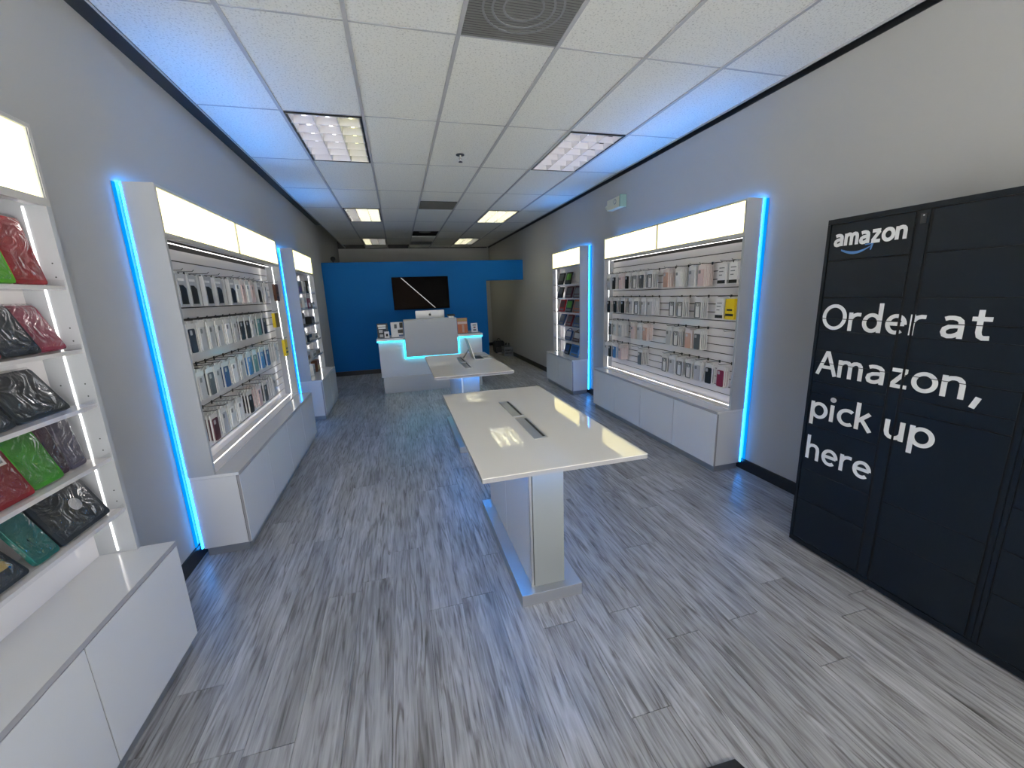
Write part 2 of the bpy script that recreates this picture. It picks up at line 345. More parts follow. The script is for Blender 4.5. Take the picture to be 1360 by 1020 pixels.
tc = {0: (('tube_w',)*3, ('tube_w',)*3), 1: (('tube_w', 'tube_w', 'tube_g'), ('tube_w',)*3), 2: (('tube_off', 'tube_y', 'tube_y'), ('tube_y',)*3), 3: (('tube_y', 'tube_off', 'tube_off'), ('tube_y', 'tube_y', 'tube_off'))}
lab = {(0, 0): 'white louvered ceiling light over the tablet case shelves', (0, 1): 'white louvered ceiling light over the parcel locker',
       (1, 0): 'louvered ceiling light with one yellowish lamp row among white ones', (1, 1): 'louvered ceiling light with all cells cool white, nearest the exit sign',
       (2, 0): 'louvered ceiling light with one dim row and two yellow rows', (2, 1): 'louvered ceiling light with all rows glowing yellow',
       (3, 0): 'louvered ceiling light by the rear wall with one lit row', (3, 1): 'louvered ceiling light by the rear wall with two lit rows'}
for n, j in enumerate(fix_rows):
    for s, i in enumerate((1, 5)):
        troffer(*cells[(i, j)], tc[n][s], lab[(n, s)])
for kind, x0, x1, y0, y1 in sp_vents:
    if kind == 'speaker':
        t = wthing('air_diffuser', 'grey perforated ceiling diffuser panel with round core', 'ceiling vent', ((x0+x1)/2, (y0+y1)/2, ZC))
        MB().box(x0+0.012, x1-0.012, y0+0.012, y1-0.012, ZC+0.006, ZC+0.012).build('perforated_panel', 'vent', t)
        cx, cy = (x0+x1)/2, (y0+y1)/2
        for r in (0.10, 0.16, 0.21):
            mb = MB(); N = 32
            for k in range(N):
                a0, a1 = 2*math.pi*k/N, 2*math.pi*(k+1)/N
                mb.prism([(cx+rr*math.cos(a), cy+rr*math.sin(a)) for rr, a in ((r, a0), (r+0.012, a0), (r+0.012, a1), (r, a1))], ZC+0.003, ZC+0.006, 'xy')
            mb.build('core_ring', 'grey', t)
        mb = MB()
        for k in range(1, 28): mb.box(x0+0.014, x1-0.014, y0+0.012+k*0.0208, y0+0.0135+k*0.0208, ZC+0.0045, ZC+0.006)
        mb.build('perforation_row', 'vent_dark', t)['kind'] = 'stuff'
    elif kind in ('vent', 'vent2'):
        t = wthing('return_vent', 'grey slatted ceiling vent ' + ('between the lit fixtures' if kind == 'vent' else 'near the rear wall'), 'ceiling vent', ((x0+x1)/2, (y0+y1)/2, ZC))
        MB().box(x0+0.012, x1-0.012, y0+0.012, y1-0.012, ZC+0.02, ZC+0.03).build('backing', 'vent_dark', t)
        for k in range(14):
            yy = y0+0.03+k*0.04
            MB().prism([(yy, ZC+0.002), (yy+0.024, ZC+0.014), (yy+0.026, ZC+0.011), (yy+0.002, ZC-0.001)], x0+0.014, x1-0.014, 'yz').build('slat', 'vent', t)
    else:
        t = wthing('ceiling_duct', 'dark round duct showing through an open ceiling tile', 'duct', ((x0+x1)/2, (y0+y1)/2, ZC+0.05))
        mb = MB(); mb.tube(((x0+x1)/2, (y0+y1)/2, ZC+0.06), ((x0+x1)/2, (y0+y1)/2, ZC+0.29), 0.13, 20); mb.build('duct_pipe', 'vent_dark', t)
        MB().tube(((x0+x1)/2, (y0+y1)/2, ZC+0.05), ((x0+x1)/2, (y0+y1)/2, ZC+0.07), 0.14, 20).build('collar', 'grey', t)
# sprinkler
t = wthing('fire_sprinkler', 'small black pendant sprinkler head on a ceiling tile', 'sprinkler', (0.79, 4.735, ZC))
MB().tube((0.79, 4.735, ZC+0.012), (0.79, 4.735, ZC+0.004), 0.045, 20).build('escutcheon', 'black', t)
mb = MB().tube((0.79, 4.735, ZC+0.004), (0.79, 4.735, ZC-0.03), 0.010, 10)
for s in (-1, 1): mb.tube((0.79+s*0.012, 4.735, ZC-0.026), (0.79, 4.735, ZC-0.062), 0.004, 6)
mb.build('body', 'frame_alu', t)
MB().tube((0.79, 4.735, ZC-0.060), (0.79, 4.735, ZC-0.064), 0.022, 14).build('deflector', 'black', t)

# ------------------------------------------------------------------ wall display units
ZT, ZB, ZTOP = 0.576, 0.065, 2.334
def side_x(side, d): return XL + d if side < 0 else XR - d           # d = distance from that wall
def sbox(side, d0, d1, y0, y1, z0, z1):
    a, b = side_x(side, d0), side_x(side, d1); return min(a, b), max(a, b), y0, y1, z0, z1
def base_cabinet(side, y0, y1, ndoors, label, blue=True):
    dep = 0.318
    t = wthing('base_cabinet', label, 'cabinet', (side_x(side, dep/2), (y0+y1)/2, 0))
    B(*sbox(side, 0.045, dep-0.024, y0+0.02, y1-0.02, 0, ZB)).build('toe_kick', 'toe', t)
    B(*sbox(side, 0.034, dep-0.020, y0+0.001, y1-0.001, ZB, ZT-0.022)).build('carcass', 'white_side', t)
    wt = B(*sbox(side, 0.034, dep-0.002, y0, y1, ZT-0.020, ZT)).build('worktop', 'white', t)
    B(*sbox(side, dep-0.0018, dep, y0, y1, ZT-0.020, ZT-0.0005)).build('edge_band', 'edge_light', wt)
    B(*sbox(side, dep-0.0195, dep-0.0185, y0+0.002, y1-0.002, ZB+0.002, ZT-0.024)).build('front_rail', 'groove', t)
    w = (y1-y0)/ndoors
    for k in range(ndoors):
        dr = B(*sbox(side, dep-0.003, dep, y0+k*w+0.003, y0+(k+1)*w-0.003, ZB, ZT-0.024)).build('door', 'white', t)
        B(*sbox(side, dep-0.018, dep-0.0032, y0+k*w+0.003, y0+(k+1)*w-0.003, ZB, ZT-0.024)).build('door_edge', 'edge', dr)
    if blue:
        for a, b in ((y0-0.004, y0+0.012), (y1-0.012, y1+0.004)):
            B(*sbox(side, 0.022, 0.0285, a, b, 0.07, ZT-0.001)).build('led_profile', 'led_blue', t)
            B(*sbox(side, 0.0005, 0.006, *((a-0.026, a-0.0005) if a < y0+0.001 else (b+0.0005, b+0.026)), 0.101, ZT-0.001)).build('painted_wall_glow', 'wall_glow', t)  # glowing strip paints the LED's wash on the wall beside the cabinet
    return t
def tower(side, y0, y1, panes, label, slats=True, blue=True, shelves=()):
    dep = 0.18; dl = 0.035; back = 0.045                  # tower stands a little off the wall; slat face at `back`
    t = wthing('display_tower', label, 'display shelf', (side_x(side, dep/2), (y0+y1)/2, ZT))
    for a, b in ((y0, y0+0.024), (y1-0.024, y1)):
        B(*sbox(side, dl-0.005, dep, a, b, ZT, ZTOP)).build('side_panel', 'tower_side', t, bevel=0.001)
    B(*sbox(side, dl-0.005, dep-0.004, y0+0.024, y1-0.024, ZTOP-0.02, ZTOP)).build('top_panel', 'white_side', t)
    bp = B(*sbox(side, 0.012+0.018, 0.036, y0+0.024, y1-0.024, ZT, ZTOP-0.02)).build('back_panel', 'groove' if slats else 'slat', t)
    HB = 2.045
    if slats:
        z = 0.664
        zs = [ZT+0.002] + [0.664 + 0.0756*k for k in range(0, 19)]
        for k, zz in enumerate(zs):
            top = zs[k+1]-0.0075 if k+1 < len(zs) else HB-0.03
            if top - zz > 0.01: B(*sbox(side, 0.036, back, y0+0.025, y1-0.025, zz, top)).build('slat', 'slat', t)
    # light box header
    fz0, fz1 = HB, ZTOP-0.004
    hd = B(*sbox(side, dep-0.055, dep-0.012, y0+0.024, y1-0.024, fz0+0.004, ZTOP-0.02)).build('light_box', 'white_side', t)
    fr = MB()
    fr.box(*sbox(side, dep-0.012, dep+0.002, y0+0.003, y1-0.003, fz0, fz0+0.028)).box(*sbox(side, dep-0.012, dep+0.002, y0+0.003, y1-0.003, fz1-0.014, fz1))
    fr.box(*sbox(side, dep-0.012, dep+0.002, y0+0.003, y0+0.017, fz0+0.028, fz1-0.014)).box(*sbox(side, dep-0.012, dep+0.002, y1-0.017, y1-0.003, fz0+0.028, fz1-0.014))
    w = (y1-y0-0.034)/panes
    for k in range(1, panes): fr.box(*sbox(side, dep-0.012, dep+0.002, y0+0.017+k*w-0.010, y0+0.017+k*w+0.010, fz0+0.028, fz1-0.014))
    fr.build('header_frame', 'frame_alu', t)
    for k in range(panes):
        g = 0.010
        a = y0+0.017+k*w+(g if k else 0); b = y0+0.017+(k+1)*w-(g if k < panes-1 else 0)
        B(*sbox(side, dep-0.011, dep-0.006, a+0.0005, b-0.0005, fz0+0.0285, fz1-0.0145)).build('lit_pane', 'lit', t)
    # white LED lines on the inner faces
    lx0, lx1 = 0.106, 0.1115
    for yy in (y0+0.024, y1-0.028): B(*sbox(side, lx0, lx1, yy+0.0003, yy+0.0037, ZT+0.012, HB-0.002)).build('led_strip', 'led_white' if slats or not blue else 'led_shelf', t)
    if slats:
        B(*sbox(side, lx0, lx0+0.003, y0+0.03, y1-0.03, ZT+0.0155, ZT+0.0185)).build('led_strip', 'led_white', t)
        MB().prism([(side_x(side, 0.0455), ZT+0.001), (side_x(side, dep-0.006), ZT+0.001), (side_x(side, dep-0.006), ZT+0.008), (side_x(side, 0.118), ZT+0.015), (side_x(side, 0.0455), ZT+0.015)], y0+0.026, y1-0.026, 'xz').build('led_ledge', 'slat', t)
        B(*sbox(side, 0.070, 0.076, y0+0.03, y1-0.03, HB-0.001, HB+0.0035)).build('led_strip', 'led_white', t)
    for z in shelves:
        sh = B(*sbox(side, 0.038, dep-0.006, y0+0.0245, y1-0.0245, z-0.016, z)).build('shelf', 'slat', t, bevel=0.001)
        B(*sbox(side, dep-0.0055, dep-0.0035, y0+0.03, y1-0.03, z-0.014, z+0.022)).build('shelf_lip', 'acrylic', sh)
    if blue:
        # blue LED profile round the back edge of the tower and of the base below
        for a, b in ((y0-0.004, y0+0.012), (y1-0.012, y1+0.004)):
            B(*sbox(side, 0.022, 0.0285, a, b, ZT, ZTOP-0.005)).build('led_profile', 'led_blue', t)
            B(*sbox(side, 0.001, 0.006, *((a-0.026, a-0.0005) if a < y0+0.001 else (b+0.0005, b+0.026)), ZT, ZTOP-0.005)).build('painted_wall_glow', 'wall_glow', t)  # same painted wash of blue light on the wall beside the tower
        B(*sbox(side, 0.013, 0.0285, y0+0.013, y1-0.013, ZTOP-0.018, ZTOP+0.002)).build('led_profile', 'led_blue', t)
    return t
L1Y, L2Y, L3Y = (0.88, 2.081), (2.885, 5.289), (6.047, 7.266)
R2Y, R1Y = (2.827, 5.210), (5.966, 7.157)
base_cabinet(-1, *L1Y, 2, 'low white gloss base cabinet under the shelves of wrapped tablet cases', blue=False)
base_cabinet(-1, *L2Y, 4, 'long low white base cabinet under the slat wall across from the locker')
base_cabinet(-1, *L3Y, 2, 'short low white base cabinet nearest the blue wall, by the wall recess')
base_cabinet(1, *R2Y, 4, 'long low white base cabinet beside the parcel locker')
base_cabinet(1, *R1Y, 2, 'short low white base cabinet under the colourful tablet case shelves')
SH1 = (1.750, 1.500, 1.270, 1.030, 0.790); SHF = (1.775, 1.550, 1.313, 1.075, 0.835)
tower(-1, *L1Y, 1, 'white lit shelf tower holding plastic wrapped tablet cases', slats=False, blue=False, shelves=SH1)
tower(-1, *L2Y, 2, 'wide slat wall with lit header across from the parcel locker')
tower(-1, *L3Y, 1, 'narrow lit shelf tower with small accessory boxes near the blue wall', slats=False, shelves=SHF)
tower(1, *R2Y, 2, 'wide slat wall with lit header beside the parcel locker')
tower(1, *R1Y, 1, 'narrow lit shelf tower with colourful tablet cases under the exit sign', slats=False, shelves=SHF)
# blue up-light of the LED profiles on the tower tops
for side, (a, b), pw in ((-1, L1Y, 0.5), (-1, L2Y, 3.0), (-1, L3Y, 1.1), (1, R2Y, 3.0), (1, R1Y, 1.1)):
    lamp('tower_top_led', (side_x(side, 0.055), (a+b)/2, ZTOP+0.012), 0.03, b-a-0.1, pw, BLUE, (math.pi, -side*math.radians(24), 0), math.radians(86))

# ------------------------------------------------------------------ hanging packs
def pack_proto(kind):
    """x = out of the wall, y = width, z down from the hook; origin at the hook rod"""
    t = thing('phone_case_pack', 'x', 'phone case')
    def rr(w, h, r, cz, x0, x1, name, m, par=None): return MB().prism(rrect(w, h, r, 0, cz), x0, x1, 'yz').build(name, m, par or t)
    def ring(w, h, r, cz, x0, x1, th, name, m):
        a, b = rrect(w, h, r, 0, cz), rrect(w-2*th, h-2*th, max(r-th, 0.004), 0, cz); n = len(a); mb = MB()
        mb.v = [(x0, p, q) for p, q in a] + [(x0, p, q) for p, q in b] + [(x1, p, q) for p, q in a] + [(x1, p, q) for p, q in b]
        for k in range(n):
            j = (k+1) % n
            mb.f += [(k, j, n+j, n+k), (2*n+k, 3*n+k, 3*n+j, 2*n+j), (k, 2*n+k, 2*n+j, j), (n+k, n+j, 3*n+j, 3*n+k)]
        return mb.build(name, m, t)
    cardm = 'packpink' if kind in ('pink', 'peach') else 'packclear'
    if kind in ('greybox',):
        B(0, 0.026, -0.056, 0.056, -0.215, -0.018).build('carton', 'packgrey', t, bevel=0.001)
        MB().prism([(-0.040, -0.20), (0.040, -0.20), (0.040, -0.105), (0.005, -0.085), (-0.040, -0.085)], 0.0262, 0.0275, 'yz').build('window', 'black', t)
        B(0.0262, 0.0268, -0.045, 0.03, -0.060, -0.045).build('print_line', 'paper', t)
    elif kind == 'whitebox':
        B(0, 0.022, -0.045, 0.045, -0.195, -0.018).build('carton', 'paper', t, bevel=0.001)
        B(0.0222, 0.0228, -0.0449, 0.0449, -0.188, -0.160).build('print_band', 'black', t)
        for k in range(3): B(0.0222, 0.0227, -0.03, 0.03-0.012*k, -0.060-0.03*k, -0.052-0.03*k).build('print_line', 'grey', t)
    elif kind == 'olivebox':
        B(0, 0.030, -0.065, 0.065, -0.165, -0.018).build('carton', 'yellow', t, bevel=0.001)
        B(0.0302, 0.0310, -0.0645, 0.0645, -0.1645, -0.0185).build('front_panel', 'olive', t)
    elif kind in ('yellow', 'darkbox'):
        B(0, 0.030, -0.050, 0.050, -0.195, -0.018).build('carton', 'yellow' if kind == 'yellow' else 'brown', t, bevel=0.001)
        B(0.0302, 0.0308, -0.044, 0.044, -0.165, -0.145).build('print_band', 'black', t)
        B(0.0302, 0.0308, -0.030, 0.030, -0.120, -0.105).build('print_line', 'black', t)
    else:
        rr(0.098, 0.190, 0.010, -0.113, 0, 0.007, 'pack_card', cardm)
        if kind == 'outline':
            ring(0.074, 0.150, 0.012, -0.125, 0.0072, 0.014, 0.006, 'case_bumper', 'smoke')
            ring(0.030, 0.032, 0.007, -0.075, 0.0072, 0.012, 0.004, 'camera_ring', 'smoke')
        else:
            m = {'white': 'paper'}.get(kind, kind)
            cs = rr(0.074, 0.150, 0.012, -0.125, 0.0072, 0.014, 'phone_case', m)
            MB().prism(rrect(0.028, 0.030, 0.007, -0.016, -0.074), 0.0142, 0.0155, 'yz').build('camera_window', 'clear' if kind not in ('clear', 'white', 'pink') else 'grey', t)
    B(0.002, 0.005, -0.018, 0.018, -0.018, -0.0025).build('hang_tab', cardm, t)
    return t
PROTO = {}
DESC = dict(clear='clear case pack', black='black case pack', navy='navy case pack', blue='dark blue case pack', sky='sky blue case pack', teal='teal case pack', aqua='pale aqua case pack',
            peach='peach case pack', pink='pale pink case pack', maroon='maroon case pack', crimson='crimson case pack', white='white case pack', outline='dark rimmed case pack',
            smoke='smoky grey case pack', greybox='grey windowed carton', whitebox='black banded white carton', yellow='yellow accessory carton', olivebox='olive fronted yellow carton', darkbox='dark brown carton')
ORD = ('first', 'second', 'third', 'fourth', 'fifth', 'sixth', 'seventh', 'eighth', 'ninth', 'tenth', 'eleventh', 'twelfth', 'thirteenth', 'fourteenth')
ROWN = ('top', 'second', 'third', 'bottom'); ROWZ = (1.868, 1.566, 1.264, 0.962)
hook_p = None
def hook(side, y, z, label, group):
    global hook_p
    if hook_p is None:
        t = thing('display_hook', label, 'hook', group=group)
        MB().tube((-0.004, 0, 0), (0.135, 0, 0), 0.0022, 6).tube((0.135, 0, 0), (0.146, 0, 0.010), 0.0022, 6).build('rod', 'dark', t)
        B(-0.003, 0.001, -0.009, 0.009, -0.014, 0.012).build('backplate', 'black', t)
        hook_p = t
    else: t = copy_tree(hook_p)
    t.location = (side_x(side, 0.0495), y, z); t.rotation_euler = (0, 0, 0 if side < 0 else math.pi)
    t['label'] = label; t['group'] = group
    return t
def hang(side, r, y, n, kind, order):
    z = ROWZ[r]; place = '%s from the blue wall, %s row %s the locker' % (ORD[order], ROWN[r], 'beside' if side > 0 else 'opposite')
    box = kind in ('greybox', 'whitebox', 'yellow', 'darkbox', 'olivebox')
    hook(side, y, z, 'black wire hook, ' + place, '%s row hooks %s the locker' % (ROWN[r], 'beside' if side > 0 else 'opposite'))
    step = 0.030 if box else 0.0215
    n = min(n, int(0.128/step))
    for k in range(n):
        if kind not in PROTO: p = PROTO[kind] = pack_proto(kind)
        else: p = copy_tree(PROTO[kind])
        d = 0.0495 + 0.128 - step*(k+1) + 0.002
        p.location = (side_x(side, d), y, z-0.0022); p.rotation_euler = (0, 0, 0 if side < 0 else math.pi)
        which = 'outermost ' if k == 0 else ('rearmost ' if k == n-1 else 'inner ')
        p['label'] = '%s%s, %s' % (which, DESC[kind], place)
        p['category'] = 'carton' if box else 'phone case'
        p['group'] = '%ss, %s row %s the locker' % (DESC[kind], ROWN[r], 'beside' if side > 0 else 'opposite')
LROWS = [
 [(2.99, 3, 'greybox'), (3.13, 4, 'greybox'), (3.35, 4, 'greybox'), (3.53, 4, 'greybox'), (3.79, 4, 'greybox'), (3.93, 5, 'white'), (4.05, 5, 'pink'), (4.17, 5, 'white'), (4.29, 5, 'pink'), (4.45, 4, 'greybox'), (4.68, 4, 'clear'), (5.05, 1, 'darkbox')],
 [(3.00, 3, 'navy'), (3.14, 5, 'clear'), (3.28, 5, 'clear'), (3.42, 5, 'clear'), (3.57, 5, 'white'), (3.72, 5, 'clear'), (3.86, 3, 'black'), (4.00, 4, 'black'), (4.14, 5, 'clear'), (4.30, 4, 'aqua'), (4.47, 4, 'navy'), (4.87, 1, 'olivebox')],
 [(3.00, 4, 'clear'), (3.14, 3, 'smoke'), (3.26, 5, 'clear'), (3.40, 3, 'blue'), (3.55, 4, 'white'), (3.72, 5, 'clear'), (3.90, 3, 'sky'), (4.05, 4, 'aqua'), (4.24, 4, 'sky'), (4.41, 3, 'blue'), (4.70, 5, 'clear'), (5.07, 1, 'yellow')],
 [(3.07, 3, 'maroon'), (3.22, 5, 'clear'), (3.37, 5, 'white'), (3.53, 5, 'white'), (3.77, 4, 'black'), (4.00, 5, 'pink'), (4.18, 4, 'smoke'), (4.46, 5, 'clear')],
]
RROWS = [
 [(5.08, 4, 'clear'), (4.94, 3, 'black'), (4.77, 4, 'pink'), (4.62, 3, 'black'), (4.45, 3, 'outline'), (4.30, 5, 'smoke'), (4.14, 4, 'outline'), (3.85, 5, 'peach'), (3.65, 5, 'white'), (3.45, 5, 'clear'), (3.32, 5, 'pink'), (3.06, 3, 'whitebox'), (2.93, 3, 'whitebox')],
 [(5.07, 4, 'black'), (4.90, 4, 'black'), (4.71, 4, 'black'), (4.52, 4, 'clear'), (4.40, 4, 'outline'), (4.25, 4, 'clear'), (4.12, 5, 'clear'), (3.73, 3, 'outline'), (3.60, 4, 'outline'), (3.34, 4, 'outline'), (3.06, 3, 'whitebox'), (2.93, 2, 'yellow')],
 [(5.03, 4, 'smoke'), (4.90, 4, 'clear'), (4.76, 5, 'clear'), (4.46, 4, 'pink'), (4.32, 4, 'clear'), (4.20, 4, 'peach'), (3.76, 3, 'clear'), (3.64, 4, 'outline'), (3.45, 4, 'peach'), (3.32, 4, 'smoke'), (2.96, 0, 'clear')],
 [(5.12, 3, 'clear'), (5.02, 3, 'black'), (4.90, 3, 'sky'), (4.75, 5, 'pink'), (4.43, 0, 'clear'), (4.29, 5, 'smoke'), (3.81, 4, 'outline'), (3.68, 4, 'clear'), (3.56, 4, 'outline'), (3.42, 4, 'outline'), (3.29, 3, 'clear'), (3.14, 2, 'black'), (2.99, 3, 'crimson')],
]
for r in range(4):
    for side, R_ in ((-1, LROWS[r]), (1, RROWS[r])):
        for q, (y, n, k) in enumerate(sorted(R_, reverse=True)): hang(side, r, y, n, k, q)

# ------------------------------------------------------------------ wrapped tablet cases on the near left tower
def wrapped_case(y0, y1, zs, h, d0, lean, m, label, extra=None, thick=0.016, group=None):
    """stands on a shelf at zs, foot at distance d0 from the wall, top leaning back to the wall by `lean`"""
    w = y1-y0
    t = thing('tablet_case', label, 'tablet case', (side_x(-1, d0), (y0+y1)/2, zs+0.0015+(thick+0.003)*lean/h), group)
    t.rotation_euler = (0, -math.asin(min(0.95, lean/h)), 0)
    MB().prism(rrect(w, h, 0.014, 0, h/2), -thick, 0, 'yz').build('case_shell', m, t, bevel=0.002)
    e = 0.010
    mb = MB(); nx, nz = 7, 9; rn = random.Random(int(y0*1000+zs*100))
    for side in (0, 1):
        for a in range(nx+1):
            for b in range(nz+1):
                edge = a in (0, nx) or b in (0, nz)
                xx = (0.003 if side else -thick-0.002) if not edge else -thick/2
                xx += 0 if edge else (rn.random()*0.006 if side else -rn.random()*0.001)
                mb.v.append((xx, -w/2-e*0.6 + (w+1.2*e)*a/nx, 0.0005 + (h+e)*b/nz))
    N = (nx+1)*(nz+1)
    for side in (0, 1):
        for a in range(nx):
            for b in range(nz):
                i = side*N + a*(nz+1)+b; mb.f.append((i, i+nz+1, i+nz+2, i+1))
    mb.build('plastic_bag', 'bag', t, smooth=True)
    if extra == 'sticker':
        B(0.0002, 0.0012, w*0.20, w*0.40, h*0.62, h*0.82).build('sticker', 'paper', t)
        B(0.0014, 0.0020, w*0.25, w*0.35, h*0.66, h*0.78).build('sticker_print', 'grey', t)
    if extra == 'hole':
        MB().tube((0.0002, w*0.12, h*0.47), (0.0015, w*0.12, h*0.47), 0.026, 20).build('logo_window', 'clear', t)
    if extra == 'card':
        B(0.0002, 0.0030, -w*0.2, w*0.38, h*0.35, h*0.75).build('header_card', 'gold', t)
    return t
S = SH1
wrapped_case(1.900, 2.040, S[0], 0.245, 0.135, 0.040, 'red', 'deep red wrapped tablet case on the top shelf beside the tower side')
wrapped_case(1.715, 1.880, S[0], 0.240, 0.150, 0.045, 'lime', 'bright green wrapped tablet case on the top shelf beside the red one')
wrapped_case(1.545, 1.700, S[0], 0.240, 0.150, 0.045, 'slate', 'black wrapped tablet case on the top shelf beside the green one')
wrapped_case(1.905, 2.040, S[1], 0.185, 0.140, 0.070, 'crimson', 'crimson wrapped tablet case on the second shelf beside the tower side')
wrapped_case(1.745, 1.902, S[1], 0.185, 0.152, 0.070, 'slate', 'dark slate wrapped tablet case between crimson and red ones, second shelf')
wrapped_case(1.560, 1.735, S[1], 0.150, 0.155, 0.060, 'bright_red', 'bright red wrapped tablet case on the second shelf beside the slate one')
wrapped_case(1.735, 1.965, S[2], 0.190, 0.148, 0.095, 'slate', 'large black wrapped tablet case alone beside the light strip, third shelf')
wrapped_case(1.480, 1.715, S[2], 0.150, 0.155, 0.080, 'slate', 'shorter black wrapped tablet case on the third shelf')
wrapped_case(1.925, 2.010, S[3], 0.200, 0.120, 0.030, 'violet_grey', 'slim violet grey wrapped tablet case on the fourth shelf')
wrapped_case(1.868, 1.918, S[3], 0.195, 0.120, 0.040, 'plum', 'slim dark plum wrapped tablet case on the fourth shelf')
wrapped_case(1.722, 1.862, S[3], 0.205, 0.138, 0.065, 'green', 'green wrapped tablet case on the fourth shelf')
wrapped_case(1.545, 1.712, S[3], 0.205, 0.150, 0.070, 'dark_red', 'dark red wrapped tablet case with a white sticker, fourth shelf', 'sticker')
wrapped_case(1.745, 2.015, S[4], 0.225, 0.150, 0.095, 'slate', 'black wrapped tablet case with a round logo window, lowest shelf', 'hole')
wrapped_case(1.632, 1.735, S[4], 0.215, 0.152, 0.092, 'teal', 'teal wrapped tablet case on the lowest shelf')
wrapped_case(1.390, 1.600, S[4], 0.150, 0.156, 0.085, 'slate', 'black wrapped tablet case with a gold card, lowest shelf', 'card')

L1T = [o for o in bpy.data.objects if o.name == 'display_tower'][0]
for zz in SH1:
    for d_, dz in ((0.152, 0.034), (0.152, 0.086), (0.071, 0.086)):
        MB().tube((side_x(-1, d_), 2.0566, zz+dz), (side_x(-1, d_), 2.0572, zz+dz), 0.0028, 8).build('pin_hole', 'black', L1T)
# ------------------------------------------------------------------ tablet cases on the far right tower
def stand_case(side, yc, w, zs, h, m, screen, label, lean=0.05, handle=False, d0=0.150):
    t = thing('tablet_case', label, 'tablet case', (side_x(side, d0), yc, zs+0.001+0.02*lean/h)); s = -side
    t.rotation_euler = (0, -s*math.asin(lean/h), 0)
    MB().prism(rrect(w, h, 0.012, 0, h/2), -s*0.02, 0, 'yz').build('case_shell', m, t)
    MB().prism(rrect(w*0.78, h*0.52, 0.006, 0, h*0.60), s*0.0003, s*0.002, 'yz').build('front_panel', screen, t)
    B(min(s*0.0003, s*0.003), max(s*0.0003, s*0.003), -w*0.38, w*0.38, h*0.08, h*0.24).build('label_strip', 'grey' if m != 'black' else 'dark', t)
    if handle:
        a, b = rrect(w*0.5, h*0.30, 0.02, 0, h*1.02), None
        mb = MB()
        for k in range(12):
            p, q = math.pi*k/12, math.pi*(k+1)/12
            mb.tube((-s*0.01, math.cos(p)*w*0.30, h*0.96+math.sin(p)*0.04), (-s*0.01, math.cos(q)*w*0.30, h*0.96+math.sin(q)*0.04), 0.008, 6)
        mb.build('carry_handle', m, t)
    return t
F = SHF
for zi, items in enumerate([
    [(6.86, 0.22, 0.20, 'black', 'smoke', 'black tablet case on the top shelf under the lit header'), (6.54, 0.22, 0.20, 'black', 'lime', 'black tablet case with lime panel on the top shelf')],
    [(6.90, 0.20, 0.19, 'black', 'smoke', 'black tablet case on the second shelf beside maroon ones'), (6.52, 0.25, 0.19, 'maroon', 'smoke', 'maroon tablet case between a black and another maroon one'), (6.17, 0.28, 0.19, 'maroon', 'grey', 'wide maroon tablet case against the tower side, second shelf')],
    [(6.82, 0.22, 0.21, 'bright_red', 'brown', 'red tablet case with a dark red panel, third shelf'), (6.52, 0.24, 0.21, 'slate', 'lime', 'slate tablet case with a lime panel, third shelf'), (6.19, 0.28, 0.21, 'orange', 'grey', 'orange red tablet case on the third shelf')],
    [(6.86, 0.22, 0.20, 'blue', 'smoke', 'dark blue leaning tablet case on the fourth shelf'), (6.53, 0.22, 0.20, 'dark_red', 'smoke', 'dark red tablet case between blue ones, fourth shelf'), (6.20, 0.27, 0.20, 'blue', 'smoke', 'wide blue tablet case against the tower side, fourth shelf')],
    [(6.56, 0.25, 0.17, 'blue', 'clear', 'blue tablet case with a carry handle, fifth shelf'), (6.21, 0.26, 0.17, 'brown', 'clear', 'reddish brown tablet case with a carry handle, fifth shelf')],
    ]):
    for yc, w, h, m, sc, lb in items:
        stand_case(1, yc, w, F[zi], h, m, sc, lb, 0.07 if zi == 3 else 0.05, zi == 4)
stand_case(1, 6.62, 0.20, ZT+0.0005, 0.19, 'slate', 'blue', 'slate and blue boxed tablet case standing on the base cabinet')
stand_case(1, 6.30, 0.32, ZT+0.0005, 0.20, 'sky', 'blue', 'sky blue boxed tablet case standing on the base cabinet')
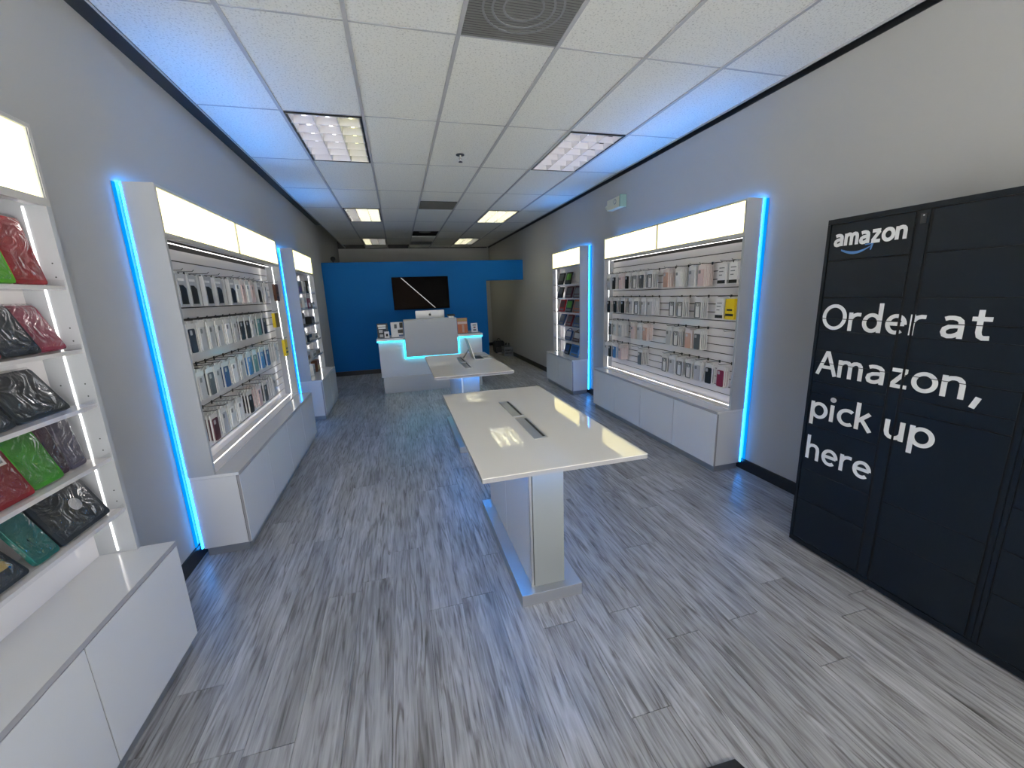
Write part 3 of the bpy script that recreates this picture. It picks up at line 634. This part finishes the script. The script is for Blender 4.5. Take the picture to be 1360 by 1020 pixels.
# accessory boxes on the far left tower
def accessory(yc, w, zs, h, dp, m, band, label, cat='box', d0=0.05):
    t = wthing('accessory_box', label, cat, (side_x(-1, d0+dp/2), yc, zs+0.0005)); z = zs+0.0005
    B(*sbox(-1, d0, d0+dp, yc-w/2, yc+w/2, z, z+h)).build('carton', m, t, bevel=0.002)
    B(*sbox(-1, d0+dp+0.0003, d0+dp+0.0015, yc-w*0.42, yc+w*0.42, z+h*0.15, z+h*0.55)).build('front_print', band, t)
    return t
acc = [(0, 6.20, .10, .19, .07, 'black', 'grey', 'black accessory box on the top shelf near the blue wall'), (0, 6.45, .20, .16, .08, 'grey', 'purple', 'grey box with a purple print, top shelf'), (0, 6.80, .14, .17, .07, 'packclear', 'grey', 'pale grey accessory box on the top shelf'), (0, 7.05, .09, .19, .07, 'black', 'paper', 'black box with a white print, top shelf'),
       (1, 6.25, .22, .14, .09, 'packclear', 'pink', 'pale box with a pink print, second shelf'), (1, 6.62, .18, .16, .09, 'packclear', 'paper', 'pale box with a white print, second shelf'), (1, 6.92, .16, .15, .08, 'crimson', 'paper', 'crimson accessory box, second shelf'), (1, 7.12, .14, .09, .10, 'grey', 'clear', 'low grey accessory box, second shelf'),
       (2, 6.25, .14, .20, .05, 'black', 'smoke', 'tall black accessory box, third shelf'), (2, 6.52, .16, .18, .05, 'dark', 'clear', 'dark grey accessory box, third shelf'), (2, 6.98, .24, .11, .09, 'black', 'grey', 'low wide black box, third shelf'),
       (3, 6.30, .20, .15, .08, 'clear', 'paper', 'clear grey accessory box, fourth shelf'), (3, 6.62, .22, .10, .09, 'navy', 'paper', 'navy accessory box, fourth shelf'), (3, 7.00, .20, .09, .10, 'clear', 'smoke', 'low clear grey box, fourth shelf'),
       (4, 6.30, .22, .12, .09, 'packpink', 'brown', 'pinkish accessory box, fifth shelf'), (4, 6.68, .24, .09, .10, 'clear', 'grey', 'clear grey low box, fifth shelf'), (4, 7.03, .18, .08, .10, 'grey', 'brown', 'grey low box with a brown print, fifth shelf')]
for s, yc, w, h, dp, m, bd, lb in acc: accessory(yc, w, F[s], h, dp, m, bd, lb)
accessory(6.55, .14, ZT, .16, .09, 'packclear', 'grey', 'pale accessory box standing on the base cabinet by the wall recess')
accessory(6.90, .17, ZT, .18, .09, 'brown', 'gold', 'brown and gold box standing on the base cabinet by the wall recess')

# ------------------------------------------------------------------ parcel locker
KX = 2.36
lk = wthing('parcel_locker', 'dark navy steel parcel locker with white lettering against the grey wall', 'locker', ((KX+XR)/2, 1.2, 0))
LY0, LY1 = 0.50, 1.846
MB().box(KX+0.012, XR-0.02, LY0, LY1, 0.014, 1.991).build('body', 'lock', lk)
B(KX+0.006, KX+0.0118, LY0+0.02, LY1-0.02, 0.030, 1.97).build('recess', 'lock_dark', lk)
B(KX, KX+0.0115, LY0, LY1, 1.9655, 1.991).build('top_rail', 'lock', lk)
B(KX, KX+0.0115, LY1-0.018, LY1, 0.014, 1.965).build('side_rail', 'lock', lk)
B(KX, KX+0.0115, LY0, LY1-0.0185, 0.014, 0.044).build('bottom_rail', 'lock', lk)
za = [0.046, 0.320, 0.522, 0.809, 1.014, 1.082, 1.198, 1.270, 1.383, 1.453, 1.570, 1.771, 1.963]
zb = [0.046, 0.320, 0.522, 1.014, 1.082, 1.198, 1.270, 1.383, 1.453, 1.570, 1.771, 1.963]
zc_ = [0.046, 0.320, 0.528, 0.725, 1.014, 1.198, 1.383, 1.570, 1.771, 1.963]
rects = []
for (ya, yb), zz in (((1.4365, 1.8245), za), ((0.9725, 1.3695), zb), ((0.53, 0.9245), zc_)):
    for a, b in zip(zz, zz[1:]):
        g = 0.0035 if b < 1.5 else 0.0045
        B(KX+0.001, KX+0.0055, ya, yb, a+g*0.5, b-g*0.5).build('locker_door', 'lock', lk, bevel=0.0030)
        rects.append((ya, yb, a+g*0.5, b-g*0.5))
for ya, yb in ((1.381, 1.424), (0.948, 0.965), (0.929, 0.944)):
    B(KX+0.001, KX+0.0055, ya, yb, 0.046, 1.963).build('stile', 'lock', lk)
    rects.append((ya, yb, 0.046, 1.963))
lp = B(KX-0.002, KX+0.0008, 1.392, 1.414, 1.905, 1.948).build('camera_plate', 'dark', lk)
B(KX-0.003, KX-0.0021, 1.399, 1.405, 1.937, 1.943).build('status_lamp', 'letter', lk)
for yy in (0.60, 1.05, 1.75): MB().tube((KX+0.06, yy, 0), (KX+0.06, yy, 0.014), 0.02, 12).build('foot', 'silver', lk)
def arc(cx, cz, rx, rz, a0, a1, n=22): return [(cx+rx*math.cos(math.radians(a0+(a1-a0)*k/n)), cz+rz*math.sin(math.radians(a0+(a1-a0)*k/n))) for k in range(n+1)]
ARCH = [(.07, .47), (.12, .57), (.20, .625), (.29, .64), (.38, .62), (.445, .55), (.47, .44), (.47, 0)]
GL = {  # strokes (centre lines) of each letter, cap height 1, and its advance
 'O': ([arc(.45, .5, .38, .44, 0, 360, 36)], .97), 'r': ([[(.07, 0), (.07, .70)], [(.07, .40), (.11, .52), (.19, .60), (.29, .635), (.41, .63)]], .47),
 'd': ([arc(.31, .345, .24, .29, 0, 360, 30), [(.55, 0), (.55, 1.06)]], .73), 'e': ([arc(.31, .345, .24, .29, -48, -360, 30), [(.55, .36), (.07, .36)]], .69),
 'a': ([[(.08, .60), (.17, .635), (.28, .64), (.39, .61), (.46, .54), (.48, .43), (.48, 0)], [(.48, .385), (.34, .385), (.20, .36), (.10, .29), (.075, .19), (.11, .10), (.20, .06), (.30, .07), (.40, .12), (.48, .20)]], .67),
 't': ([[(.20, .90), (.20, .24), (.23, .12), (.31, .065), (.45, .075)], [(.02, .63), (.45, .63)]], .55), 'A': ([[(.05, 0), (.37, 1.0)], [(.37, 1.0), (.69, 0)], [(.14, .33), (.60, .33)]], .77),
 'm': ([[(.07, 0), (.07, .70)], [(.07, .47), (.12, .57), (.19, .625), (.26, .64), (.34, .62), (.39, .55), (.41, .44), (.41, 0)], [(.41, .47), (.46, .57), (.53, .625), (.60, .64), (.68, .62), (.73, .55), (.75, .44), (.75, 0)]], .92),
 'z': ([[(.04, .635), (.49, .635)], [(.44, .60), (.09, .10)], [(.03, .065), (.51, .065)]], .60), 'o': ([arc(.33, .345, .26, .29, 0, 360, 30)], .72), 'n': ([[(.07, 0), (.07, .70)], ARCH], .64),
 ',': ([[(.20, .15), (.09, -.20)]], .30), 'p': ([[(.07, -.31), (.07, .70)], arc(.32, .345, .24, .29, 0, 360, 30)], .70), 'i': ([[(.07, 0), (.07, .70)], arc(.07, .92, .035, .035, 0, 360, 12)], .25),
 'c': ([arc(.33, .345, .26, .29, 52, 308, 26)], .58), 'k': ([[(.07, 0), (.07, 1.06)], [(.10, .34), (.43, .70)], [(.20, .43), (.49, 0)]], .54),
 'u': ([[(.07, .70), (.07, .26), (.10, .14), (.17, .075), (.26, .06), (.35, .085), (.42, .14), (.47, .23)], [(.47, 0), (.47, .70)]], .65), 'h': ([[(.07, 0), (.07, 1.06)], ARCH], .64), ' ': ([], .33)}
def ribbon(bm, pts, hw, q=0):
    closed = (Vector(pts[0]) - Vector(pts[-1])).length < 1e-4
    P = [Vector(p) for p in (pts[:-1] if closed else pts)]; n = len(P); L_, R_ = [], []
    for i in range(n):
        a = P[i-1] if (i or closed) else None; b = P[(i+1) % n] if (i < n-1 or closed) else None
        d0 = (P[i]-a).normalized() if a is not None else None; d1 = (b-P[i]).normalized() if b is not None else None
        d = ((d0 or d1) + (d1 or d0)).normalized(); nrm = Vector((-d.y, d.x)); k = hw / max(0.4, nrm.dot(Vector((-(d1 or d0).y, (d1 or d0).x))))
        L_.append(bm.verts.new((*(P[i]+nrm*k), q))); R_.append(bm.verts.new((*(P[i]-nrm*k), q)))
    for i in range(n if closed else n-1):
        j = (i+1) % n; bm.faces.new((L_[i], R_[i], R_[j], L_[j]))
def letter(s, y_left, y_right, z_base, cap, m, hw, name='letter'):
    """letters on the locker face, each its own part, cut along the door gaps"""
    adv, x = [], 0.0
    for c in s: adv.append(x); x += GL[c][1]
    xs_ = [p[0] + adv[i] for i, c in enumerate(s) for st in GL[c][0] for p in st]; x0, x1 = min(xs_) - hw, max(xs_) + hw
    ky = (y_left-y_right)/(x1-x0); ox, oy, oz = lk['org']
    for i, c in enumerate(s):
        if c == ' ': continue
        base = bmesh.new()
        for q, st in enumerate(GL[c][0]): ribbon(base, st, hw, q)
        for v in base.verts: v.co = Vector((KX-0.0002-0.00012*v.co.z-ox, y_left-(v.co.x+adv[i]-x0)*ky-oy, z_base+v.co.y*cap-oz))
        bm = bmesh.new(); tmp = bpy.data.meshes.new('t')
        for (a, b, cc, d) in rects:
            bb = base.copy()
            for co, no in (((0, a-oy, 0), (0, -1, 0)), ((0, b-oy, 0), (0, 1, 0)), ((0, 0, cc-oz), (0, 0, -1)), ((0, 0, d-oz), (0, 0, 1))):
                if not bb.verts: break
                bmesh.ops.bisect_plane(bb, geom=bb.verts[:]+bb.edges[:]+bb.faces[:], plane_co=co, plane_no=no, clear_outer=True)
            if bb.faces: bb.to_mesh(tmp); bm.from_mesh(tmp)
            bb.free()
        r = bmesh.ops.extrude_face_region(bm, geom=bm.faces[:])
        bmesh.ops.translate(bm, vec=(0.0011, 0, 0), verts=[e for e in r['geom'] if isinstance(e, bmesh.types.BMVert)])
        out = bpy.data.meshes.new(name); bm.to_mesh(out); bm.free(); base.free(); out.materials.append(MT[m])
        o = bpy.data.objects.new(name, out); COL.objects.link(o); o.parent = lk; o['label'] = 'white printed letter ' + (c if c != ',' else 'comma')
letter('Order at', 1.811, 1.092, 1.392, 0.141, 'letter', 0.066)
letter('Amazon,', 1.812, 1.083, 1.128, 0.141, 'letter', 0.066)
letter('pick up', 1.812, 1.209, 0.863, 0.141, 'letter', 0.066)
letter('here', 1.808, 1.443, 0.598, 0.141, 'letter', 0.066)
letter('amazon', 1.801, 1.459, 1.8455, 0.088, 'letter', 0.098, 'logo_letter')
# smile arrow of the logo
mb = MB(); N = 18; up, lo = [], []
for k in range(N+1):
    u = k/N; yy = 1.757 - 0.148*u; zz = 1.834 - 0.034*math.sin(math.pi*(0.08+0.80*u)) + 0.012*(u-0.5) + 0.004
    th = 0.0015 + 0.0055*math.sin(math.pi*min(1, u*0.85+0.15))
    up.append((yy, zz+th)); lo.append((yy, zz-th))
mb.prism(up + lo[::-1], KX-0.0004, KX+0.0008, 'yz')
mb.prism([(1.640, 1.842), (1.598, 1.846), (1.607, 1.810), (1.613, 1.812), (1.609, 1.838), (1.638, 1.836)], KX-0.0004, KX+0.0008, 'yz')
mb.build('logo_smile', 'smile', lk)

# ------------------------------------------------------------------ display tables
def display_table(y0, y1, py0, py1, label):
    xa, xb, zt = 0.283, 1.101, 0.876
    t = wthing('display_table', label, 'table', ((xa+xb)/2, (y0+y1)/2, 0))
    px0, px1 = 0.572, 0.762
    B(0.500, 0.847, py0, py1, 0, 0.070).build('plinth', 'alu', t, bevel=0.001)
    B(px0+0.006, px1-0.006, py0+0.075, py1-0.006, 0.0705, zt-0.034).build('pedestal_core', 'white_side', t)
    w = (py1-py0-0.075)/2
    for k in range(2):
        for (a, b) in ((px0, px0+0.0055), (px1-0.0055, px1)):
            B(a, b, py0+0.080+k*w, py0+0.078+(k+1)*w-0.002, 0.072, zt-0.036).build('pedestal_door', 'white', t)
    B(px0, px1, py0+0.0685, py0+0.0745, 0.0705, zt-0.034).build('reveal_strip', 'edge', t)
    B(px0+0.016, px1, py0+0.050, py0+0.068, 0.0705, zt-0.034).build('end_panel', 'end_grey', t, bevel=0.001)
    B(px0, px0+0.012, py0+0.055, py0+0.068, 0.0705, zt-0.034).build('corner_trim', 'alu', t)
    tp = B(xa, xb, y0, y1, zt-0.004, zt).build('table_top', 'table_top', t)
    B(xa+0.0004, xb-0.0004, y0+0.0004, y1-0.0004, zt-0.024, zt-0.0042).build('edge_band', 'edge', tp)
    B(xa+0.01, xb-0.01, y0+0.01, y1-0.01, zt-0.0282, zt-0.0242).build('under_panel', 'white_side', tp)
    B(xa+0.02, xb-0.02, y0+0.02, y1-0.02, zt-0.0335, zt-0.0285).build('under_board', 'white_side', t)
    yc = (py0+py1)/2 + 0.06
    for a in (yc+0.02, yc-0.42):
        tr = B(0.652, 0.730, a, a+0.39, zt+0.0003, zt+0.0035).build('cable_tray', 'alu', t, bevel=0.0006)
        B(0.706, 0.720, a+0.02, a+0.37, zt+0.0038, zt+0.0048).build('cable_slot', 'black', tr)
    # blue LED line under the top, all round the pedestal
    for bx in ((px0-0.075, px0-0.065, py0-0.02, py1+0.02), (px1+0.065, px1+0.075, py0-0.02, py1+0.02), (px0-0.06, px1+0.06, py0-0.03, py0-0.02), (px0-0.06, px1+0.06, py1+0.02, py1+0.03)):
        B(bx[0], bx[1], bx[2], bx[3], zt-0.039, zt-0.034).build('led_strip', 'led_table', t)
    return t
display_table(1.613, 3.230, 1.808, 2.905, 'white gloss display table with empty top and two cable trays')
display_table(4.000, 5.543, 4.113, 5.300, 'white gloss display table carrying the open laptop')
# tablet computer with keyboard on the second table
t = wthing('laptop', 'silver tablet laptop with kickstand open on the white display table', 'laptop', (0.93, 5.03, 0.8765)); z = 0.8765
B(0.862, 1.062, 4.90, 5.19, z, z+0.008).build('keyboard_deck', 'silver', t, bevel=0.001)
B(0.872, 0.972, 4.915, 5.175, z+0.0083, z+0.010).build('keys', 'black', t)
B(0.985, 1.050, 5.00, 5.09, z+0.0083, z+0.009).build('touchpad', 'grey', t)
MB().prism([(0.852, z+0.003), (0.862, z+0.003), (0.790, z+0.250), (0.780, z+0.250)], 4.90, 5.19, 'xz').build('screen', 'silver', t)
MB().prism([(0.8625, z+0.012), (0.8635, z+0.012), (0.7935, z+0.243), (0.7925, z+0.243)], 4.91, 5.18, 'xz').build('display', 'black_gloss', t)
MB().prism([(0.742, z), (0.750, z), (0.8195, z+0.105), (0.813, z+0.105)], 5.09, 5.15, 'xz').build('kickstand', 'grey', t)

# ------------------------------------------------------------------ reception counter
CY = 7.33
ct = wthing('reception_counter', 'white reception counter with a raised grey panel and cyan lit edges', 'counter', (0.52, 7.65, 0))
B(-0.360, 1.400, CY+0.03, CY+0.60, 0, 0.292).build('plinth', 'toe', ct)
bd = MB(); bd.box(-0.385, 1.428, CY+0.025, CY+0.62, 0.294, 0.610); bd.box(-0.385, 0.055, CY+0.025, CY+0.62, 0.610, 0.935); bd.box(0.985, 1.428, CY+0.025, CY+0.62, 0.610, 0.935); bd.box(0.055, 0.985, CY+0.06, CY+0.62, 0.61, 0.935)
bd.build('body', 'white_side', ct)
for a, b in ((-0.407, 0.035), (0.995, 1.442)): B(a, b, CY-0.02, CY+0.64, 0.9355, 0.977).build('counter_top', 'white', ct, bevel=0.002)
B(0.066, 0.982, CY-0.03, CY+0.02, 0.632, 1.275).build('raised_panel', 'tower_side', ct, bevel=0.001)
B(0.066, 0.982, CY+0.02, CY+0.24, 1.245, 1.275).build('raised_shelf', 'white_side', ct)
B(0.066, 0.982, CY+0.02, CY+0.30, 0.9365, 0.985).build('inner_riser', 'white_side', ct)
B(0.036, 0.994, CY+0.30, CY+0.64, 0.9365, 0.972).build('work_top', 'white', ct)
def led(a, b, c, d): B(a, b, CY-0.004, CY+0.0245, c, d).build('led_strip', 'led_cyan', ct)
led(-0.405, 0.030, 0.915, 0.935); led(1.000, 1.440, 0.915, 0.935); led(0.037, 0.059, 0.606, 0.934); led(0.989, 1.005, 0.606, 0.914); led(0.060, 0.988, 0.606, 0.628)
# all-in-one computer
t = wthing('desktop_computer', 'silver all in one computer seen from behind on the counter', 'computer', (0.565, 7.88, 0.972))
MB().prism(rrect(0.53, 0.36, 0.014, 0.566, 1.228), 7.86, 7.875, 'xz').build('screen_back', 'silver', t, bevel=0.002)
B(0.48, 0.65, 7.84, 7.94, 0.9725, 0.979).build('foot', 'silver', t)
MB().prism([(7.845, 0.979), (7.851, 0.979), (7.857, 1.12), (7.851, 1.12)], 0.49, 0.64, 'yz').build('stand_neck', 'silver', t)
ap = []
for k in range(24):
    a = 2*math.pi*k/24; r = 0.024*(1+0.10*math.cos(2*a)-0.12*max(0, math.sin(a))**6)
    if abs(((math.degrees(a)+180) % 360)-190) < 24: r *= 0.72
    ap.append((0.566+r*math.cos(a), 1.330+r*1.05*math.sin(a)))
lg = MB().prism(ap, 7.8585, 7.8597, 'xz').prism([(0.566, 1.358), (0.574, 1.362), (0.582, 1.374), (0.574, 1.371), (0.567, 1.364)], 7.8585, 7.8597, 'xz')
lg.build('logo', 'black', t)
t = wthing('card_terminal', 'small black card terminal on the raised counter shelf', 'card terminal', (0.90, 7.45, 1.2755))
B(0.855, 0.945, 7.39, 7.53, 1.276, 1.300).build('base', 'paper', t, bevel=0.004)
MB().prism([(7.40, 1.3005), (7.52, 1.3005), (7.52, 1.335), (7.40, 1.318)], 0.845, 0.975, 'yz').build('keypad_body', 'black', t)
# sign holders
def sign(x0, x1, h, m, label, blocks, y=CY+0.06, z=0.9775, lean=0.05):
    t = thing('sign_holder', label, 'sign', ((x0+x1)/2, y, z)); w = x1-x0
    t.location.z += 0.05*lean/h + 0.0015; t.rotation_euler = (-math.asin(lean/h), 0, 0)
    B(-w/2, w/2, 0.003, 0.006, 0, h).build('backing_sheet', m, t)
    B(-w/2-0.004, w/2+0.004, -0.002, 0.000, 0, h+0.004).build('acrylic_front', 'acrylic', t)
    B(-w/2, w/2, -0.002, 0.05, -0.001, 0.0005).build('foot', 'acrylic', t)
    for a, b, c, d, mm in blocks: B(-w/2+a*w, -w/2+b*w, 0.0012, 0.0028, c*h, d*h).build('print_block', mm, t)
    return t
sign(-0.385, -0.205, 0.25, 'slate', 'dark sign with white headline on the counter top', [(.08, .82, .78, .90, 'paper'), (.12, .80, .62, .74, 'paper'), (.15, .5, .36, .56, 'clear'), (.2, .52, .06, .24, 'clear')])
sign(-0.155, 0.050, 0.26, 'paper', 'white sign with a black crossed graphic on the counter top', [(.72, .98, .60, .96, 'black'), (.55, .97, .26, .50, 'black'), (.28, .50, .58, .86, 'smoke'), (.6, .98, .04, .16, 'blue')])
sign(1.005, 1.190, 0.275, 'orange', 'orange sign with a pale headline on the counter top', [(.04, .96, .60, .76, 'pink'), (.04, .96, .80, .97, 'gold'), (.45, .66, .05, .55, 'peach')])
sign(1.255, 1.375, 0.170, 'paper', 'small white sign card with dark print at the counter end', [(.25, .78, .72, .84, 'grey'), (.35, .7, .46, .60, 'dark_red'), (.28, .75, .16, .32, 'smoke')])
sign(-0.270, -0.190, 0.11, 'paper', 'little white price card in front of the dark sign', [(.3, .75, .25, .65, 'black')], y=CY+0.015, lean=0.02)

# ------------------------------------------------------------------ wall television
tv = wthing('television', 'large black wall television with a painted diagonal reflection on the blue wall', 'television', (0.525, 9.50, 1.39))
B(-0.085, 1.140, 9.465, 9.51, 1.392, 2.096).build('bezel', 'screen', tv, bevel=0.003)
B(-0.070, 1.125, 9.4628, 9.4648, 1.412, 2.082).build('screen', 'screen', tv)
MB().prism([(-0.069, 1.413), (0.800, 1.413), (0.115, 2.081), (-0.069, 2.081)], 9.4615, 9.4627, 'xz').build('painted_reflection_dark', 'screen_reflection', tv)  # flat sheet painting the warm dark part of the room's reflection
MB().prism([(0.800, 1.4125), (0.822, 1.4125), (0.128, 2.0815), (0.106, 2.0815)], 9.4595, 9.4612, 'xz').build('painted_reflection', 'stripe', tv)  # painted reflection line, not screen content
B(0.42, 0.64, 9.51, 9.549, 1.60, 1.90).build('wall_bracket', 'dark', tv)

# ------------------------------------------------------------------ small wall and floor things
t = wthing('exit_sign', 'cream exit light box with green rim high on the grey wall', 'exit sign', (XR-0.05, 5.12, 2.70))
B(XR-0.085, XR-0.001, 4.98, 5.32, 2.695, 2.830).build('housing', 'exit_w', t, bevel=0.008)
B(XR-0.095, XR-0.001, 4.955, 4.979, 2.690, 2.840).build('edge_plate', 'exit_g', t, bevel=0.003)
mb = MB(); N = 20
for k in range(N):
    a, b = 2*math.pi*k/N, 2*math.pi*(k+1)/N
    mb.prism([(5.10+r*math.cos(q), 2.775+r*math.sin(q)) for r, q in ((0.024, a), (0.032, a), (0.032, b), (0.024, b))], XR-0.088, XR-0.0853, 'yz')
mb.build('round_emblem', 'grey', t)
MB().tube((XR-0.05, 5.321, 2.76), (XR-0.05, 5.37, 2.75), 0.030, 14).build('lamp_head', 'exit_w', t)
t = wthing('security_camera', 'small black dome camera above the blue wall near the recess', 'camera', (-1.23, 9.60, 2.431))
MB().tube((-1.23, 9.60, 2.4305), (-1.23, 9.60, 2.46), 0.02, 10).build('stem', 'black', t)
mb = bmesh.new(); bmesh.ops.create_uvsphere(mb, u_segments=16, v_segments=10, radius=0.05)
me = bpy.data.meshes.new('dome'); mb.to_mesh(me); mb.free(); me.materials.append(MT['black'])
o = bpy.data.objects.new('dome', me); COL.objects.link(o); o.parent = t; o.location = (0, 0, 0.075)
mt_ = MB().prism([(1.009, 0.885), (0.40, 0.915), (0.28, -0.15), (1.10, 0.62)], 0.0005, 0.012, 'xy').build('floor_mat', 'black', None, bevel=0.003)
tag(mt_, 'black rubber mat lying on the grey plank floor', 'mat')
# things left in the passage behind the blue wall
t = wthing('backpack', 'black backpack standing on the floor of the passage', 'bag', (2.68, 11.20, 0))
MB().prism(rrect(0.30, 0.36, 0.08, 2.66, 0.20), 11.10, 11.30, 'xz').build('body', 'black', t, bevel=0.02)
MB().prism(rrect(0.20, 0.16, 0.04, 2.66, 0.13), 11.05, 11.099, 'xz').build('front_pocket', 'dark', t, bevel=0.01)
mb = MB()
for k in range(8):
    a, b = math.pi*k/8, math.pi*(k+1)/8
    mb.tube((2.66+0.05*math.cos(a), 11.2, 0.37+0.06*math.sin(a)), (2.66+0.05*math.cos(b), 11.2, 0.37+0.06*math.sin(b)), 0.008, 6)
mb.build('grab_handle', 'black', t)
B(2.58, 2.74, 11.045, 11.049, 0.02, 0.05).build('pocket_patch', 'clear', t)
t = wthing('storage_crate', 'dark grey plastic crate beside the black backpack', 'crate', (2.79, 10.75, 0))
cr_ = MB()
for (a, b, c, d) in ((2.66, 2.915, 10.60, 10.615), (2.66, 2.915, 10.885, 10.90), (2.66, 2.675, 10.615, 10.885), (2.90, 2.915, 10.615, 10.885)):
    for z0, z1 in ((0.0, 0.06), (0.10, 0.14), (0.18, 0.25)): cr_.box(a, b, c, d, z0, z1)
    cr_.box(a, min(a+0.03, b), c, min(c+0.03, d), 0.06, 0.18); cr_.box(max(b-0.03, a), b, max(d-0.03, c), d, 0.06, 0.18)
cr_.build('crate_walls', 'grey', t); B(2.675, 2.90, 10.615, 10.885, 0.001, 0.012).build('crate_floor', 'grey', t)
for k, (a, b) in enumerate(((2.73, 10.70), (2.83, 10.72), (2.78, 10.82))):
    bt = wthing('bottle', 'dark bottle standing inside the plastic crate', 'bottle', (a, b, 0.0125), 'bottles in the crate')
    MB().tube((a, b, 0.0125), (a, b, 0.25), 0.038, 12).tube((a, b, 0.25), (a, b, 0.30), 0.038, 12, 0.014).build('flask', 'smoke', bt)
    MB().tube((a, b, 0.3005), (a, b, 0.34), 0.016, 10).build('cap', 'black', bt)
for o in bpy.data.objects:
    if 'org' in o.keys(): del o['org']
